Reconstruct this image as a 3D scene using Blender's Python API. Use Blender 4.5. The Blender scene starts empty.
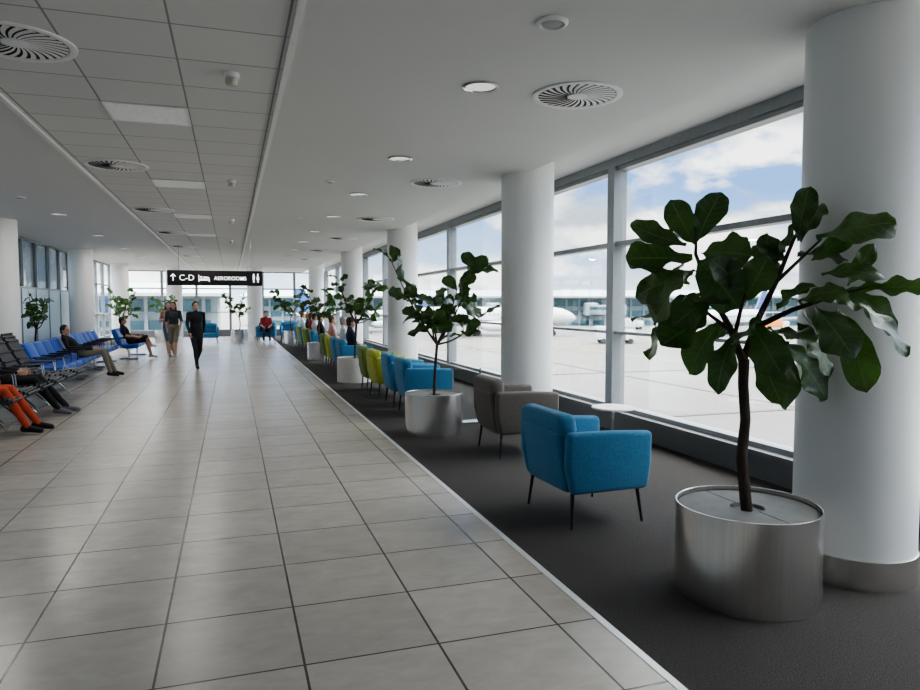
import bpy, bmesh, math, random
import numpy as np
from mathutils import Vector, Matrix, Quaternion
random.seed(7)
scene = bpy.context.scene
COL = scene.collection
pi = math.pi
UP = Vector((0, 0, 1))

# ---------------------------------------------------------------- materials
def mat(name, color, rough=0.5, metal=0.0, var=0.08, scale=20.0, bump=0.0, bscale=None, emit=None, estr=0.0, stretch=(1, 1, 1), spec=None, sheen=0):
    m = bpy.data.materials.new(name); m.use_nodes = True
    nt = m.node_tree; N = nt.nodes; L = nt.links
    b = N["Principled BSDF"]
    b.inputs["Roughness"].default_value = rough
    b.inputs["Metallic"].default_value = metal
    if spec is not None: b.inputs["Specular IOR Level"].default_value = spec
    if sheen: b.inputs["Sheen Weight"].default_value = sheen
    tc = N.new("ShaderNodeTexCoord"); mp = N.new("ShaderNodeMapping"); mp.inputs["Scale"].default_value = stretch
    L.new(tc.outputs["Object"], mp.inputs["Vector"])
    nz = N.new("ShaderNodeTexNoise"); nz.inputs["Scale"].default_value = scale; nz.inputs["Detail"].default_value = 4
    L.new(mp.outputs[0], nz.inputs["Vector"])
    cr = N.new("ShaderNodeValToRGB")
    c = color
    cr.color_ramp.elements[0].position = 0.3; cr.color_ramp.elements[1].position = 0.7
    cr.color_ramp.elements[0].color = (c[0]*(1-var), c[1]*(1-var), c[2]*(1-var), 1)
    cr.color_ramp.elements[1].color = (min(1, c[0]*(1+var)), min(1, c[1]*(1+var)), min(1, c[2]*(1+var)), 1)
    L.new(nz.outputs["Fac"], cr.inputs["Fac"]); L.new(cr.outputs["Color"], b.inputs["Base Color"])
    if bump > 0:
        n2 = N.new("ShaderNodeTexNoise"); n2.inputs["Scale"].default_value = bscale or scale*4; n2.inputs["Detail"].default_value = 3
        L.new(mp.outputs[0], n2.inputs["Vector"])
        bp = N.new("ShaderNodeBump"); bp.inputs["Strength"].default_value = bump; bp.inputs["Distance"].default_value = 0.01
        L.new(n2.outputs["Fac"], bp.inputs["Height"]); L.new(bp.outputs[0], b.inputs["Normal"])
    if emit:
        b.inputs["Emission Color"].default_value = (*emit, 1); b.inputs["Emission Strength"].default_value = estr
    return m

def glass_mat(name, tint, gloss=0.8):
    m = bpy.data.materials.new(name); m.use_nodes = True
    nt = m.node_tree; N = nt.nodes; L = nt.links; N.clear()
    out = N.new("ShaderNodeOutputMaterial"); tr = N.new("ShaderNodeBsdfTransparent"); tr.inputs[0].default_value = (*tint, 1)
    gl = N.new("ShaderNodeBsdfGlossy"); gl.inputs["Roughness"].default_value = 0.02
    fr = N.new("ShaderNodeFresnel"); fr.inputs[0].default_value = 1.45
    ml = N.new("ShaderNodeMath"); ml.operation = 'MULTIPLY'; ml.inputs[1].default_value = gloss
    mx = N.new("ShaderNodeMixShader")
    L.new(fr.outputs[0], ml.inputs[0]); L.new(ml.outputs[0], mx.inputs[0]); L.new(tr.outputs[0], mx.inputs[1]); L.new(gl.outputs[0], mx.inputs[2]); L.new(mx.outputs[0], out.inputs[0])
    return m

def tile_mat(name, c1, c2, mortar, sx, sy, ox, oy, rough, msize=0.004, vein=True):
    m = bpy.data.materials.new(name); m.use_nodes = True
    nt = m.node_tree; N = nt.nodes; L = nt.links; b = N["Principled BSDF"]
    g = N.new("ShaderNodeNewGeometry"); mp = N.new("ShaderNodeMapping"); mp.inputs["Location"].default_value = (ox, oy, 0)
    L.new(g.outputs["Position"], mp.inputs["Vector"])
    br = N.new("ShaderNodeTexBrick"); br.offset = 0; br.squash = 1
    br.inputs["Scale"].default_value = 1; br.inputs["Brick Width"].default_value = sx; br.inputs["Row Height"].default_value = sy
    br.inputs["Mortar Size"].default_value = msize; br.inputs["Mortar Smooth"].default_value = 0.1; br.inputs["Bias"].default_value = 0
    br.inputs["Color1"].default_value = (*c1, 1); br.inputs["Color2"].default_value = (*c2, 1); br.inputs["Mortar"].default_value = (*mortar, 1)
    L.new(mp.outputs[0], br.inputs["Vector"])
    col = br.outputs["Color"]
    if vein:
        def mottle(scale, sx_, sy_, rot, lo, hi, dist, p0, p1, seed):
            mp2 = N.new("ShaderNodeMapping"); mp2.inputs["Scale"].default_value = (sx_, sy_, 1); mp2.inputs["Rotation"].default_value = (0, 0, rot); mp2.inputs["Location"].default_value = (seed, seed, seed)
            L.new(g.outputs["Position"], mp2.inputs["Vector"])
            nz = N.new("ShaderNodeTexNoise"); nz.inputs["Scale"].default_value = scale; nz.inputs["Detail"].default_value = 12; nz.inputs["Distortion"].default_value = dist; nz.inputs["Roughness"].default_value = .68
            L.new(mp2.outputs[0], nz.inputs["Vector"])
            cr = N.new("ShaderNodeValToRGB"); cr.color_ramp.elements[0].position = p0; cr.color_ramp.elements[1].position = p1
            cr.color_ramp.elements[0].color = (lo, lo*.995, lo*.985, 1); cr.color_ramp.elements[1].color = (hi, hi, hi, 1)
            L.new(nz.outputs["Fac"], cr.inputs[0]); return nz, cr
        nz, cr = mottle(4.5, 1.0, 1.8, .7, .87, 1.10, .5, .28, .72, 0)
        nzb, crb = mottle(3.0, 1.0, 3.2, -.6, 1.0, 1.05, .6, .52, .68, 7)
        for c_ in (cr, crb):
            mx = N.new("ShaderNodeMixRGB"); mx.blend_type = 'MULTIPLY'; mx.inputs[0].default_value = 1
            L.new(col, mx.inputs[1]); L.new(c_.outputs[0], mx.inputs[2]); col = mx.outputs[0]
        mr = N.new("ShaderNodeMapRange"); mr.inputs["To Min"].default_value = rough*0.9; mr.inputs["To Max"].default_value = rough*1.1
        L.new(nz.outputs["Fac"], mr.inputs[0]); L.new(mr.outputs[0], b.inputs["Roughness"])
    else:
        b.inputs["Roughness"].default_value = rough
    L.new(col, b.inputs["Base Color"])
    bp = N.new("ShaderNodeBump"); bp.inputs["Strength"].default_value = 0.4; bp.inputs["Distance"].default_value = 0.003; bp.invert = True
    L.new(br.outputs["Fac"], bp.inputs["Height"]); L.new(bp.outputs[0], b.inputs["Normal"])
    return m

def leaf_mat(name, k=1.0):
    m = bpy.data.materials.new(name); m.use_nodes = True
    nt = m.node_tree; N = nt.nodes; L = nt.links; b = N["Principled BSDF"]
    uv = N.new("ShaderNodeUVMap"); sp = N.new("ShaderNodeSeparateXYZ"); L.new(uv.outputs[0], sp.inputs[0])
    def M(op, a, bb=None):
        n = N.new("ShaderNodeMath"); n.operation = op
        for i, x in enumerate((a, bb)):
            if x is None: continue
            if isinstance(x, (int, float)): n.inputs[i].default_value = x
            else: L.new(x, n.inputs[i])
        return n.outputs[0]
    s = M('ABSOLUTE', M('SUBTRACT', sp.outputs[0], 0.5))
    mid = M('LESS_THAN', s, 0.022)
    ph = M('FRACT', M('MULTIPLY', M('SUBTRACT', sp.outputs[1], M('MULTIPLY', s, 0.35)), 8.0))
    side = M('LESS_THAN', ph, 0.09)
    v = M('MAXIMUM', mid, M('MULTIPLY', side, 0.6))
    tc = N.new("ShaderNodeTexCoord"); nz = N.new("ShaderNodeTexNoise"); nz.inputs["Scale"].default_value = 4; L.new(tc.outputs["Object"], nz.inputs["Vector"])
    cr = N.new("ShaderNodeValToRGB"); cr.color_ramp.elements[0].color = (0.011*k, 0.028*k, 0.010*k, 1); cr.color_ramp.elements[1].color = (0.05*k, 0.105*k, 0.028*k, 1)
    cr.color_ramp.elements[0].position = .38; cr.color_ramp.elements[1].position = .65
    L.new(nz.outputs[0], cr.inputs[0])
    mx = N.new("ShaderNodeMixRGB"); L.new(v, mx.inputs[0]); L.new(cr.outputs[0], mx.inputs[1]); mx.inputs[2].default_value = (0.09*k, 0.15*k, 0.055*k, 1)
    L.new(mx.outputs[0], b.inputs["Base Color"]); b.inputs["Roughness"].default_value = 0.36
    bp = N.new("ShaderNodeBump"); bp.inputs["Strength"].default_value = .45; bp.inputs["Distance"].default_value = .01
    n3 = N.new("ShaderNodeTexNoise"); n3.inputs["Scale"].default_value = 22; L.new(tc.outputs["Object"], n3.inputs["Vector"])
    L.new(M('ADD', n3.outputs[0], M('MULTIPLY', v, .3)), bp.inputs["Height"]); L.new(bp.outputs[0], b.inputs["Normal"])
    out = N["Material Output"]; tl = N.new("ShaderNodeBsdfTranslucent"); tl.inputs[0].default_value = (.12, .26, .03, 1)
    ms = N.new("ShaderNodeMixShader"); ms.inputs[0].default_value = .15
    L.new(b.outputs[0], ms.inputs[1]); L.new(tl.outputs[0], ms.inputs[2]); L.new(ms.outputs[0], out.inputs[0])
    return m

M_floor = tile_mat("floor_tiles", (0.445, 0.402, 0.355), (0.385, 0.348, 0.308), (0.065, 0.058, 0.052), 0.62, 0.62, -0.28, -0.56, 0.26, 0.006)
M_ctile = tile_mat("ceiling_tiles", (0.70, 0.685, 0.665), (0.67, 0.655, 0.64), (0.30, 0.295, 0.29), 0.65, 0.60, -0.34, -0.2, 0.8, 0.007, vein=False)
M_carpet = mat("carpet", (0.078, 0.072, 0.069), 0.95, var=0.3, scale=110, bump=0.8, bscale=260, spec=0.1)
M_ceil = mat("painted_ceiling", (0.66, 0.65, 0.635), 0.7, var=0.01, scale=1.5)
M_col = mat("column_paint", (0.80, 0.795, 0.78), 0.42, var=0.01, scale=2)
M_wall = mat("wall_paint", (0.58, 0.57, 0.56), 0.6, var=0.03)
M_frost = mat("frosted_panel", (0.42, 0.56, 0.66), 0.35, var=0.05, scale=1)
M_frame = mat("window_frame_metal", (0.27, 0.285, 0.295), 0.42, metal=0.3, var=0.05)
M_sill = mat("sill_metal", (0.14, 0.145, 0.15), 0.45, var=0.05)
M_steel = mat("brushed_steel", (0.72, 0.70, 0.67), 0.27, metal=1, var=0.09, scale=4, stretch=(40, 40, 0.15))
M_trim = mat("aluminium_trim", (0.75, 0.75, 0.75), 0.35, metal=0.3, var=0.03)
M_white = mat("white_metal", (0.80, 0.79, 0.78), 0.5, var=0.03)
M_black = mat("black_metal", (0.015, 0.015, 0.017), 0.4, var=0.1)
M_dark = mat("dark_recess", (0.02, 0.02, 0.02), 0.8)
M_chrome = mat("chrome", (0.6, 0.6, 0.62), 0.15, metal=1, var=0.03)
M_emit = mat("downlight_lens", (0.80, 0.80, 0.80), 0.5, emit=(1, 0.97, 0.92), estr=0.2)
M_panel = mat("light_panel", (0.78, 0.78, 0.78), 0.5, emit=(1, 0.99, 0.97), estr=0.025)
M_glass = glass_mat("window_glass", (0.96, 0.98, 0.98), .35)
M_glassd = glass_mat("tinted_glass", (0.45, 0.50, 0.53))
M_acr = glass_mat("acrylic", (0.85, 0.88, 0.88))
M_leaf = leaf_mat("fig_leaf", 1.0); M_leaf2 = leaf_mat("fig_leaf_light", 1.4)
M_bark = mat("bark", (0.05, 0.035, 0.025), 0.85, var=0.4, scale=25, bump=0.6, stretch=(1, 1, .3))
M_soil = mat("planter_cover", (0.20, 0.195, 0.19), 0.7, var=0.10, scale=12)
M_pale = mat("pale_planter", (0.55, 0.53, 0.5), 0.6, var=0.05)
M_apron = mat("apron_concrete", (0.105, 0.103, 0.097), 0.9, var=0.18, scale=0.04)
M_apline = mat("apron_marking", (0.045, 0.045, 0.043), 0.9)
M_apyel = mat("apron_paint", (0.24, 0.19, 0.07), 0.9)
M_aircraft = mat("aircraft_white", (0.44, 0.45, 0.47), 0.4, var=0.02)
M_navy = mat("navy_paint", (0.03, 0.06, 0.2), 0.4)
M_bglass = mat("building_glass", (0.035, 0.11, 0.14), 0.25, var=0.35, scale=0.4)
M_bwhite = mat("building_cladding", (0.26, 0.30, 0.32), 0.6)
M_orange = mat("orange_paint", (0.6, 0.2, 0.05), 0.5)
M_tire = mat("rubber", (0.02, 0.02, 0.02), 0.8)
M_signtext = mat("sign_white", (0.85, 0.85, 0.85), 0.5, emit=(1, 1, 1), estr=0.6, var=0.01)
M_blueseat = mat("blue_seat", (0.012, 0.085, 0.42), 0.4, var=0.1, scale=30)
M_grayseat = mat("dark_gray_mesh", (0.04, 0.04, 0.045), 0.55, var=0.3, scale=60)
FAB = {}
for k, c in dict(blue=(0.058, 0.205, 0.36), taupe=(0.135, 0.118, 0.104), lime=(0.36, 0.40, 0.06), green=(0.14, 0.21, 0.06)).items():
    FAB[k] = mat(k + "_fabric", c, 0.9, var=0.14, scale=60, bump=0.4, bscale=350, spec=0.2, sheen=0.15)

# ---------------------------------------------------------------- mesh builder
def frame_of(d):
    d = Vector(d).normalized()
    a = UP if abs(d.z) < 0.95 else Vector((1, 0, 0))
    x = d.cross(a).normalized(); y = d.cross(x).normalized()
    return x, y, d

class MB:
    def __init__(s): s.v = []; s.f = []; s.m = []
    def add(s, vs, fs, mi=0):
        o = len(s.v); s.v += [tuple(v) for v in vs]; s.f += [tuple(i+o for i in f) for f in fs]; s.m += [mi]*len(fs)
    def box(s, c, d, mi=0, R=None, taper=1.0):
        vs = []
        for sz in (-1, 1):
            t = taper if sz > 0 else 1
            for sx, sy in ((-1, -1), (1, -1), (1, 1), (-1, 1)):
                p = Vector((sx*d[0]/2*t, sy*d[1]/2*t, sz*d[2]/2))
                if R is not None: p = R @ p
                vs.append(p + Vector(c))
        s.add(vs, [(3, 2, 1, 0), (4, 5, 6, 7), (0, 1, 5, 4), (1, 2, 6, 5), (2, 3, 7, 6), (3, 0, 4, 7)], mi)
    def bb(s, x0, x1, y0, y1, z0, z1, mi=0):
        s.box(((x0+x1)/2, (y0+y1)/2, (z0+z1)/2), (x1-x0, y1-y0, z1-z0), mi)
    def tube(s, pts, rad, n=10, mi=0, cap=True):
        pts = [Vector(p) for p in pts]; vs = []; k = len(pts)
        if isinstance(rad, (int, float)): rad = [rad]*k
        px = None
        for i, p in enumerate(pts):
            d = (pts[min(i+1, k-1)] - pts[max(i-1, 0)]).normalized()
            if px is None: x, y, _ = frame_of(d)
            else:
                x = (px - d*px.dot(d)).normalized(); y = d.cross(x)
            px = x
            for j in range(n):
                a = 2*pi*j/n
                vs.append(p + (x*math.cos(a) + y*math.sin(a))*rad[i])
        fs = [(i*n+j, i*n+(j+1) % n, (i+1)*n+(j+1) % n, (i+1)*n+j) for i in range(k-1) for j in range(n)]
        if cap: fs += [tuple(range(n))[::-1], tuple((k-1)*n+j for j in range(n))]
        s.add(vs, fs, mi)
    def capsule(s, p1, p2, r1, r2, n=12, mi=0):
        p1, p2 = Vector(p1), Vector(p2); d = (p2-p1)
        if d.length < 1e-5: d = Vector((0, 0, 1e-4))
        d.normalize(); pts = []; rs = []
        for t in (-88, -60, -30, 0): pts.append(p1 + d*r1*math.sin(math.radians(t))); rs.append(max(r1*math.cos(math.radians(t)), 1e-4))
        for t in (0, 30, 60, 88):
            pts.append(p2 + d*r2*math.sin(math.radians(t)) + d*1e-5); rs.append(max(r2*math.cos(math.radians(t)), 1e-4))
        s.tube(pts, rs, n, mi)
    def ell(s, c, r, mi=0, n=16, R=None):
        vs = []; m = n//2; c = Vector(c)
        for i in range(1, m):
            a = pi*i/m
            for j in range(n):
                b = 2*pi*j/n
                p = Vector((r[0]*math.sin(a)*math.cos(b), r[1]*math.sin(a)*math.sin(b), r[2]*math.cos(a)))
                vs.append(c + (R @ p if R is not None else p))
        t = Vector((0, 0, r[2])); t = R @ t if R is not None else t
        vs += [c+t, c-t]; k = (m-1)*n
        fs = [(i*n+j, (i+1)*n+j, (i+1)*n+(j+1) % n, i*n+(j+1) % n) for i in range(m-2) for j in range(n)]
        fs += [(k, j, (j+1) % n) for j in range(n)] + [(k+1, (m-2)*n+(j+1) % n, (m-2)*n+j) for j in range(n)]
        s.add(vs, fs, mi)
    def lathe(s, prof, n=48, c=(0, 0, 0), mi=0, closed=False):
        vs = [(c[0]+r*math.cos(2*pi*j/n), c[1]+r*math.sin(2*pi*j/n), c[2]+z) for r, z in prof for j in range(n)]
        k = len(prof); rng = range(k if closed else k-1)
        fs = [(i*n+j, i*n+(j+1) % n, ((i+1) % k)*n+(j+1) % n, ((i+1) % k)*n+j) for i in rng for j in range(n)]
        if not closed: fs += [tuple(range(n))[::-1], tuple((k-1)*n+j for j in range(n))]
        s.add(vs, fs, mi)
    def extrude(s, poly, x0, x1, mi=0):
        n = len(poly)
        vs = [(x0, y, z) for y, z in poly] + [(x1, y, z) for y, z in poly]
        fs = [tuple(range(n)), tuple(range(n, 2*n))[::-1]] + [(i, (i+1) % n, n+(i+1) % n, n+i) for i in range(n)]
        s.add(vs, fs, mi)
    def mesh(s, name, mats, smooth=True, ang=35, recalc=True):
        me = bpy.data.meshes.new(name); me.from_pydata(s.v, [], s.f); me.update()
        for m in mats: me.materials.append(m)
        me.polygons.foreach_set("material_index", s.m)
        if recalc:
            bm = bmesh.new(); bm.from_mesh(me); bmesh.ops.recalc_face_normals(bm, faces=bm.faces); bm.to_mesh(me); bm.free()
        if smooth:
            me.polygons.foreach_set("use_smooth", [True]*len(me.polygons))
            me.set_sharp_from_angle(angle=math.radians(ang))
        return me
    def obj(s, name, mats, parent=None, loc=(0, 0, 0), rz=0, bevel=0, seg=3, **kw):
        if not isinstance(mats, (list, tuple)): mats = [mats]
        o = bpy.data.objects.new(name, s.mesh(name, mats, **kw)); COL.objects.link(o)
        o.location = loc; o.rotation_euler = (0, 0, rz)
        if parent: o.parent = parent
        if bevel:
            b = o.modifiers.new("bevel", 'BEVEL'); b.width = bevel; b.segments = seg; b.limit_method = 'ANGLE'; b.angle_limit = math.radians(40)
            for p in o.data.polygons: p.use_smooth = True
            if seg > 1: o.data.set_sharp_from_angle(angle=math.radians(180))
        return o

def empty(name, loc, rz=0, parent=None):
    e = bpy.data.objects.new(name, None); COL.objects.link(e); e.location = loc; e.rotation_euler = (0, 0, rz); e.empty_display_size = 0.1
    if parent: e.parent = parent
    return e
def tag(o, label, cat, group=None):
    o["label"] = label; o["category"] = cat
    if group: o["group"] = group
    return o
def struct(o, label, cat):
    o["kind"] = "structure"; return tag(o, label, cat)
def copy_tree(o, loc=None, rz=None, parent=None):
    n = o.copy(); COL.objects.link(n)
    if parent: n.parent = parent
    if loc is not None: n.location = loc
    if rz is not None: n.rotation_euler = (0, 0, rz)
    for c in o.children: copy_tree(c, parent=n)
    return n

YN, YF = -6.0, 36.0
XL, XR = -4.7, 4.6
# ---------------------------------------------------------------- room shell
b = MB(); b.bb(XL-.2, 1.73, YN, YF+.3, -0.3, 0); struct(b.obj("floor", M_floor), "pale gray stone-look square floor tiles", "floor")
b = MB(); b.bb(1.77, XR+.2, YN, YF+.3, -0.3, 0); struct(b.obj("floor", M_carpet), "dark gray carpet strip beside the windows", "carpet floor")
b = MB(); b.bb(1.73, 1.77, YN, YF, -0.1, 0.003); struct(b.obj("trim_1", M_trim), "light metal strip between tiles and carpet", "floor trim")
b = MB(); b.bb(0.40, 3.46, YN, YF+.3, 3.2, 3.42); struct(b.obj("ceiling", M_ceil), "smooth white plaster ceiling", "ceiling")
b = MB(); b.bb(-1.68, 0.40, YN, YF+.3, 3.215, 3.42); struct(b.obj("ceiling", M_ctile), "suspended ceiling of square off-white tiles", "ceiling")
b = MB(); b.bb(XL-.2, -1.68, YN, YF+.3, 3.2, 3.42); struct(b.obj("ceiling", M_ceil), "smooth white plaster ceiling", "ceiling")
b = MB(); b.bb(XL-.3, XR+.3, YN-.2, YF+.4, 3.421, 3.7); struct(b.obj("ceiling", M_ceil), "raised white ceiling recess above the windows", "ceiling")
for i, x in enumerate((0.385, -1.665)):
    b = MB(); b.bb(x-.02, x+.02, YN, YF, 3.19, 3.214); struct(b.obj("trim_%d" % (i+2), M_white), "thin white ceiling edge profile", "ceiling trim")
b = MB(); b.bb(XL-.2, XR+.2, YN-.2, YN, 0, 3.42); struct(b.obj("wall_back", M_wall), "plain light gray wall", "wall")
b = MB(); b.bb(XR-.04, XR+.2, YN, YF, 0, .22); b.bb(XR-.10, XR+.2, YN, YF, .22, .27); struct(b.obj("wall_right", M_sill), "low dark gray parapet below the windows", "wall")
b = MB(); b.bb(XR-.03, XR+.2, YN, YF, 3.31, 3.42); struct(b.obj("trim_4", M_frame), "gray metal header above the windows", "window trim")
b = MB(); b.bb(XL-.15, XL, YN, 24.0, 0, 1.97)
y = YN
while y < 24: b.bb(XL, XL+.02, y, y+.04, 0, 1.97, 1); y += 1.3
struct(b.obj("wall_left", [M_frost, M_frame]), "pale blue-gray frosted panel wall", "wall")
b = MB(); b.bb(XL-.15, XL, 24, YF, 0, .3); struct(b.obj("wall_left", M_sill), "low gray parapet below the windows", "wall")

wn = [0]
def window(axis, fixed, a0, a1, z0, z1, transoms, wm, glass, depth=.1, nsub=1, label="tall window with gray metal frame"):
    wn[0] += 1
    f = MB(); g = MB()
    def bx(mb, u0, u1, w0, w1, zz0, zz1):
        if axis == 'y': mb.bb(fixed+w0, fixed+w1, u0, u1, zz0, zz1)
        else: mb.bb(u0, u1, fixed+w0, fixed+w1, zz0, zz1)
    h = wm/2
    bx(f, a0, a0+h, -depth*.3, depth, z0, z1); bx(f, a1-h, a1, -depth*.3, depth, z0, z1)
    bx(f, a0+h, a1-h, 0, depth, z0, z0+.05); bx(f, a0+h, a1-h, 0, depth, z1-.05, z1)
    for t, th in transoms: bx(f, a0+h, a1-h, -.01, depth*.9, t-th/2, t+th/2)
    for i in range(1, nsub):
        u = a0+(a1-a0)*i/nsub; bx(f, u-.025, u+.025, 0, depth, z0+.05, z1-.05)
    o = f.obj("window_%d" % wn[0], M_frame, smooth=False)
    struct(o, label, "window")
    bx(g, a0+h, a1-h, depth*.5, depth*.5+.006, z0+.05, z1-.05)
    g.obj("glass_pane", glass, parent=o, smooth=False)
ys = [-6.06, -2.6, 0.84, 4.29, 7.74, 11.2, 14.65, 18.1, 21.55, 25.0, 28.5, 32.0, 36.0]
for i in range(len(ys)-1):
    window('y', XR, ys[i], ys[i+1], .27, 3.31, [(2.35, .06), (1.24, .035)], .16, M_glass, depth=.14)
for i in range(8):
    ya = -6 + i*3.75
    window('y', XL-.1, ya, ya+3.75, 1.97, 3.2, [], .08, M_glassd, nsub=3, label="upper strip window with gray tinted glass")
for i in range(4):
    ya = 24 + i*3.0
    window('y', XL-.1, ya, ya+3.0, .3, 3.2, [(1.2, .05), (2.35, .05)], .1, M_glass, nsub=2)
for i in range(6):
    xa = XL + i*(XR-XL)/6
    window('x', YF, xa, xa+(XR-XL)/6, .3, 3.2, [(1.2, .05), (2.35, .06)], .12, M_glass, nsub=1)
b = MB(); b.bb(XL, XR, YF, YF+.2, 0, .3); struct(b.obj("wall_far", M_sill), "low gray parapet below the end windows", "wall")

# ---------------------------------------------------------------- columns
def column(x, y, h=3.3):
    e = empty("column", (x, y, 0))
    c = MB(); c.lathe([(.33, 0.17), (.33, h)], 64); c.obj("shaft", M_col, parent=e)
    c = MB(); c.lathe([(.338, 0), (.338, .17), (.331, .172)], 64); c.obj("base_ring", M_steel, parent=e)
    return tag(e, "round white-painted column with brushed steel base ring", "column", "round white hall columns")
for x, y in ((3.51, 3.12), (3.57, 8.08), (3.57, 14.8), (3.57, 21.5), (3.57, 31), (1.0, 32.4), (-2.4, 33.2)): column(x, y, 3.4)
for x, y in ((-4.2, 15.3), (-4.2, 22.9), (-4.2, 30.4)): column(x, y, 3.3)

# ---------------------------------------------------------------- ceiling fittings
def diffuser():
    e = empty("ceiling_air_diffuser", (0, 0, 0))
    m = MB(); m.lathe([(.345, .001), (.345, -.008), (.335, -.012), (.30, -.008), (.295, .001)], 64, closed=True); m.obj("outer_ring", M_white, parent=e)
    m = MB(); m.lathe([(.296, .0), (.296, -.002)], 48); m.obj("recess", M_dark, parent=e)
    m = MB(); n = 28
    for i in range(n):
        a = 2*pi*i/n; vs = []
        for k in range(7):
            r = .07 + (.294-.07)*k/6; aa = a + .35*(k/6)**1.2; wv = r*2*pi/n*.30
            for sgn, z in ((-1, -.006), (1, -.009)):
                c = Vector((r*math.cos(aa), r*math.sin(aa), z)); t = Vector((-math.sin(aa), math.cos(aa), 0))
                vs.append(c+t*wv*sgn)
        m.add(vs, [(2*k, 2*k+1, 2*k+3, 2*k+2) for k in range(6)])
    m.obj("vanes", M_white, parent=e, recalc=False)
    m = MB(); m.lathe([(.075, -.002), (.075, -.01), (.06, -.013), (.001, -.014)], 32); m.obj("hub", M_white, parent=e)
    return e
D0 = diffuser(); D0.location = (2.55, 4.85, 3.199)
tag(D0, "round white swirl air diffuser set in the ceiling", "air vent", "ceiling swirl diffusers")
for x, y, z in [(2.6, 8.88, 3.199), (2.62, 12.95, 3.199), (2.62, 17.0, 3.199), (2.62, 21.1, 3.199), (2.62, 25.2, 3.199)] + [(-1.24, 5.0+4.0*i, 3.214) for i in range(7)]:
    copy_tree(D0, (x, y, z))
def fill_light(x, y, z, r, w):
    l = bpy.data.lights.new("ceiling_fill_light", 'AREA'); l.shape = 'DISK'; l.size = r*2; l.energy = w; l.color = (1, .96, .9)  # area light added under ceiling fittings as fill to brighten the interior
    o = bpy.data.objects.new("ceiling_fill_light", l); COL.objects.link(o); o.location = (x, y, z)
def downlight():
    e = empty("recessed_downlight", (0, 0, 0))
    m = MB(); m.lathe([(.135, .001), (.135, -.008), (.115, -.012), (.108, .001)], 48, closed=True); m.obj("trim_ring", M_chrome, parent=e)
    m = MB(); m.lathe([(.109, 0), (.109, -.004)], 40); m.obj("lens", M_emit, parent=e)
    return e
L0 = downlight(); L0.location = (1.77, 4.87, 3.199); tag(L0, "round recessed ceiling downlight with metal rim", "ceiling light", "recessed downlights")
for y in (7.5, 10.1, 12.8, 15.5, 18.2, 20.9, 23.6, 26.3): copy_tree(L0, (1.79, y, 3.199))
for y in (10.0, 14.0, 18.0, 22.0, 26.0, 30.0): copy_tree(L0, (-2.9, y, 3.199)); fill_light(-2.9, y, 3.18, .1, 8)  # added fill under the left downlights, brightens the seating
M_grille = mat("grille_gray", (.35, .35, .35), .6)
def speaker(x, y, z=3.199, r=.09):
    e = empty("ceiling_speaker", (x, y, z))
    m = MB(); m.lathe([(r, .001), (r, -.012), (r*.8, -.02), (r*.75, -.008), (.001, -.01)], 40); m.obj("housing", M_white, parent=e)
    m = MB(); m.lathe([(r*.7, -.009), (r*.65, -.016), (.001, -.018)], 32); m.obj("grille", M_grille, parent=e)
    tag(e, "small round gray ceiling speaker", "speaker", "ceiling speakers")
speaker(1.76, 3.65); speaker(1.25, 9.2, r=.06); speaker(1.2, 13.2, r=.06); speaker(-3.0, 12.0)
M_cream = mat("cream_plastic", (.55, .53, .46), .5)
def detector(x, y):
    e = empty("smoke_detector", (x, y, 3.214))
    m = MB(); m.lathe([(.055, .001), (.055, -.03), (.045, -.035), (.001, -.035)], 32); m.obj("base", M_white, parent=e)
    m = MB(); m.lathe([(.04, -.035), (.045, -.06), (.035, -.085), (.001, -.09)], 32); m.obj("sensor_head", M_cream, parent=e)
    tag(e, "small round smoke detector hanging below the tiles", "smoke detector", "smoke detectors")
for y in (5.2, 9.6, 14.0, 18.5): detector(.03, y)
for i in range(4):
    y = .2 + .60*(10 + 6*i)
    e = empty("ceiling_light_panel", (-.635, y+.30, 3.214))
    m = MB(); m.bb(-.3, .3, -.275, .275, -.006, .0); m.obj("diffuser_sheet", M_panel, parent=e, smooth=False)
    m = MB()
    for s in (-1, 1): m.bb(s*.31-.012, s*.31+.012, -.30, .30, -.010, 0); m.bb(-.298, .298, s*.287-.012, s*.287+.012, -.010, 0)
    m.obj("frame", M_white, parent=e, smooth=False)
    tag(e, "square recessed light panel between ceiling tiles", "ceiling light", "square ceiling light panels")
    fill_light(-.635, y+.3, 3.19, .27, 5)

# ---------------------------------------------------------------- hanging sign
def text_mesh(body, size, name, m, parent, loc, bold=0):
    cu = bpy.data.curves.new(name, 'FONT'); cu.body = body; cu.size = size; cu.extrude = .003; cu.offset = bold
    cu.align_x = 'LEFT'
    o = bpy.data.objects.new(name+"_tmp", cu); COL.objects.link(o)
    dg = bpy.context.evaluated_depsgraph_get(); me = bpy.data.meshes.new_from_object(o.evaluated_get(dg))
    bpy.data.objects.remove(o)
    me.materials.clear(); me.materials.append(m)
    n = bpy.data.objects.new(name, me); COL.objects.link(n); n.parent = parent; n.location = loc; n.rotation_euler = (pi/2, 0, 0)
    return n
S = empty("hanging_sign", (-.36, 18.3, 2.06))
m = MB(); m.bb(-1.12, 1.12, 0, .12, 0, .37); m.obj("sign_panel", M_black, parent=S, bevel=.006)
for x in (-.85, .85):
    m = MB(); m.tube([(x, .06, .37), (x, .06, 1.155)], .008, 8); m.obj("suspension_rod", M_chrome, parent=S)
m = MB()
m.bb(-.995, -.973, -.008, -.001, .11, .265)
R = Matrix.Rotation(math.radians(45), 3, 'Y'); R2 = Matrix.Rotation(math.radians(-45), 3, 'Y')
m.box((-1.012, -.0045, .245), (.02, .007, .085), 0, R=R); m.box((-.956, -.0045, .245), (.02, .007, .085), 0, R=R2)
m.obj("up_arrow", M_signtext, parent=S, smooth=False)
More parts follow.
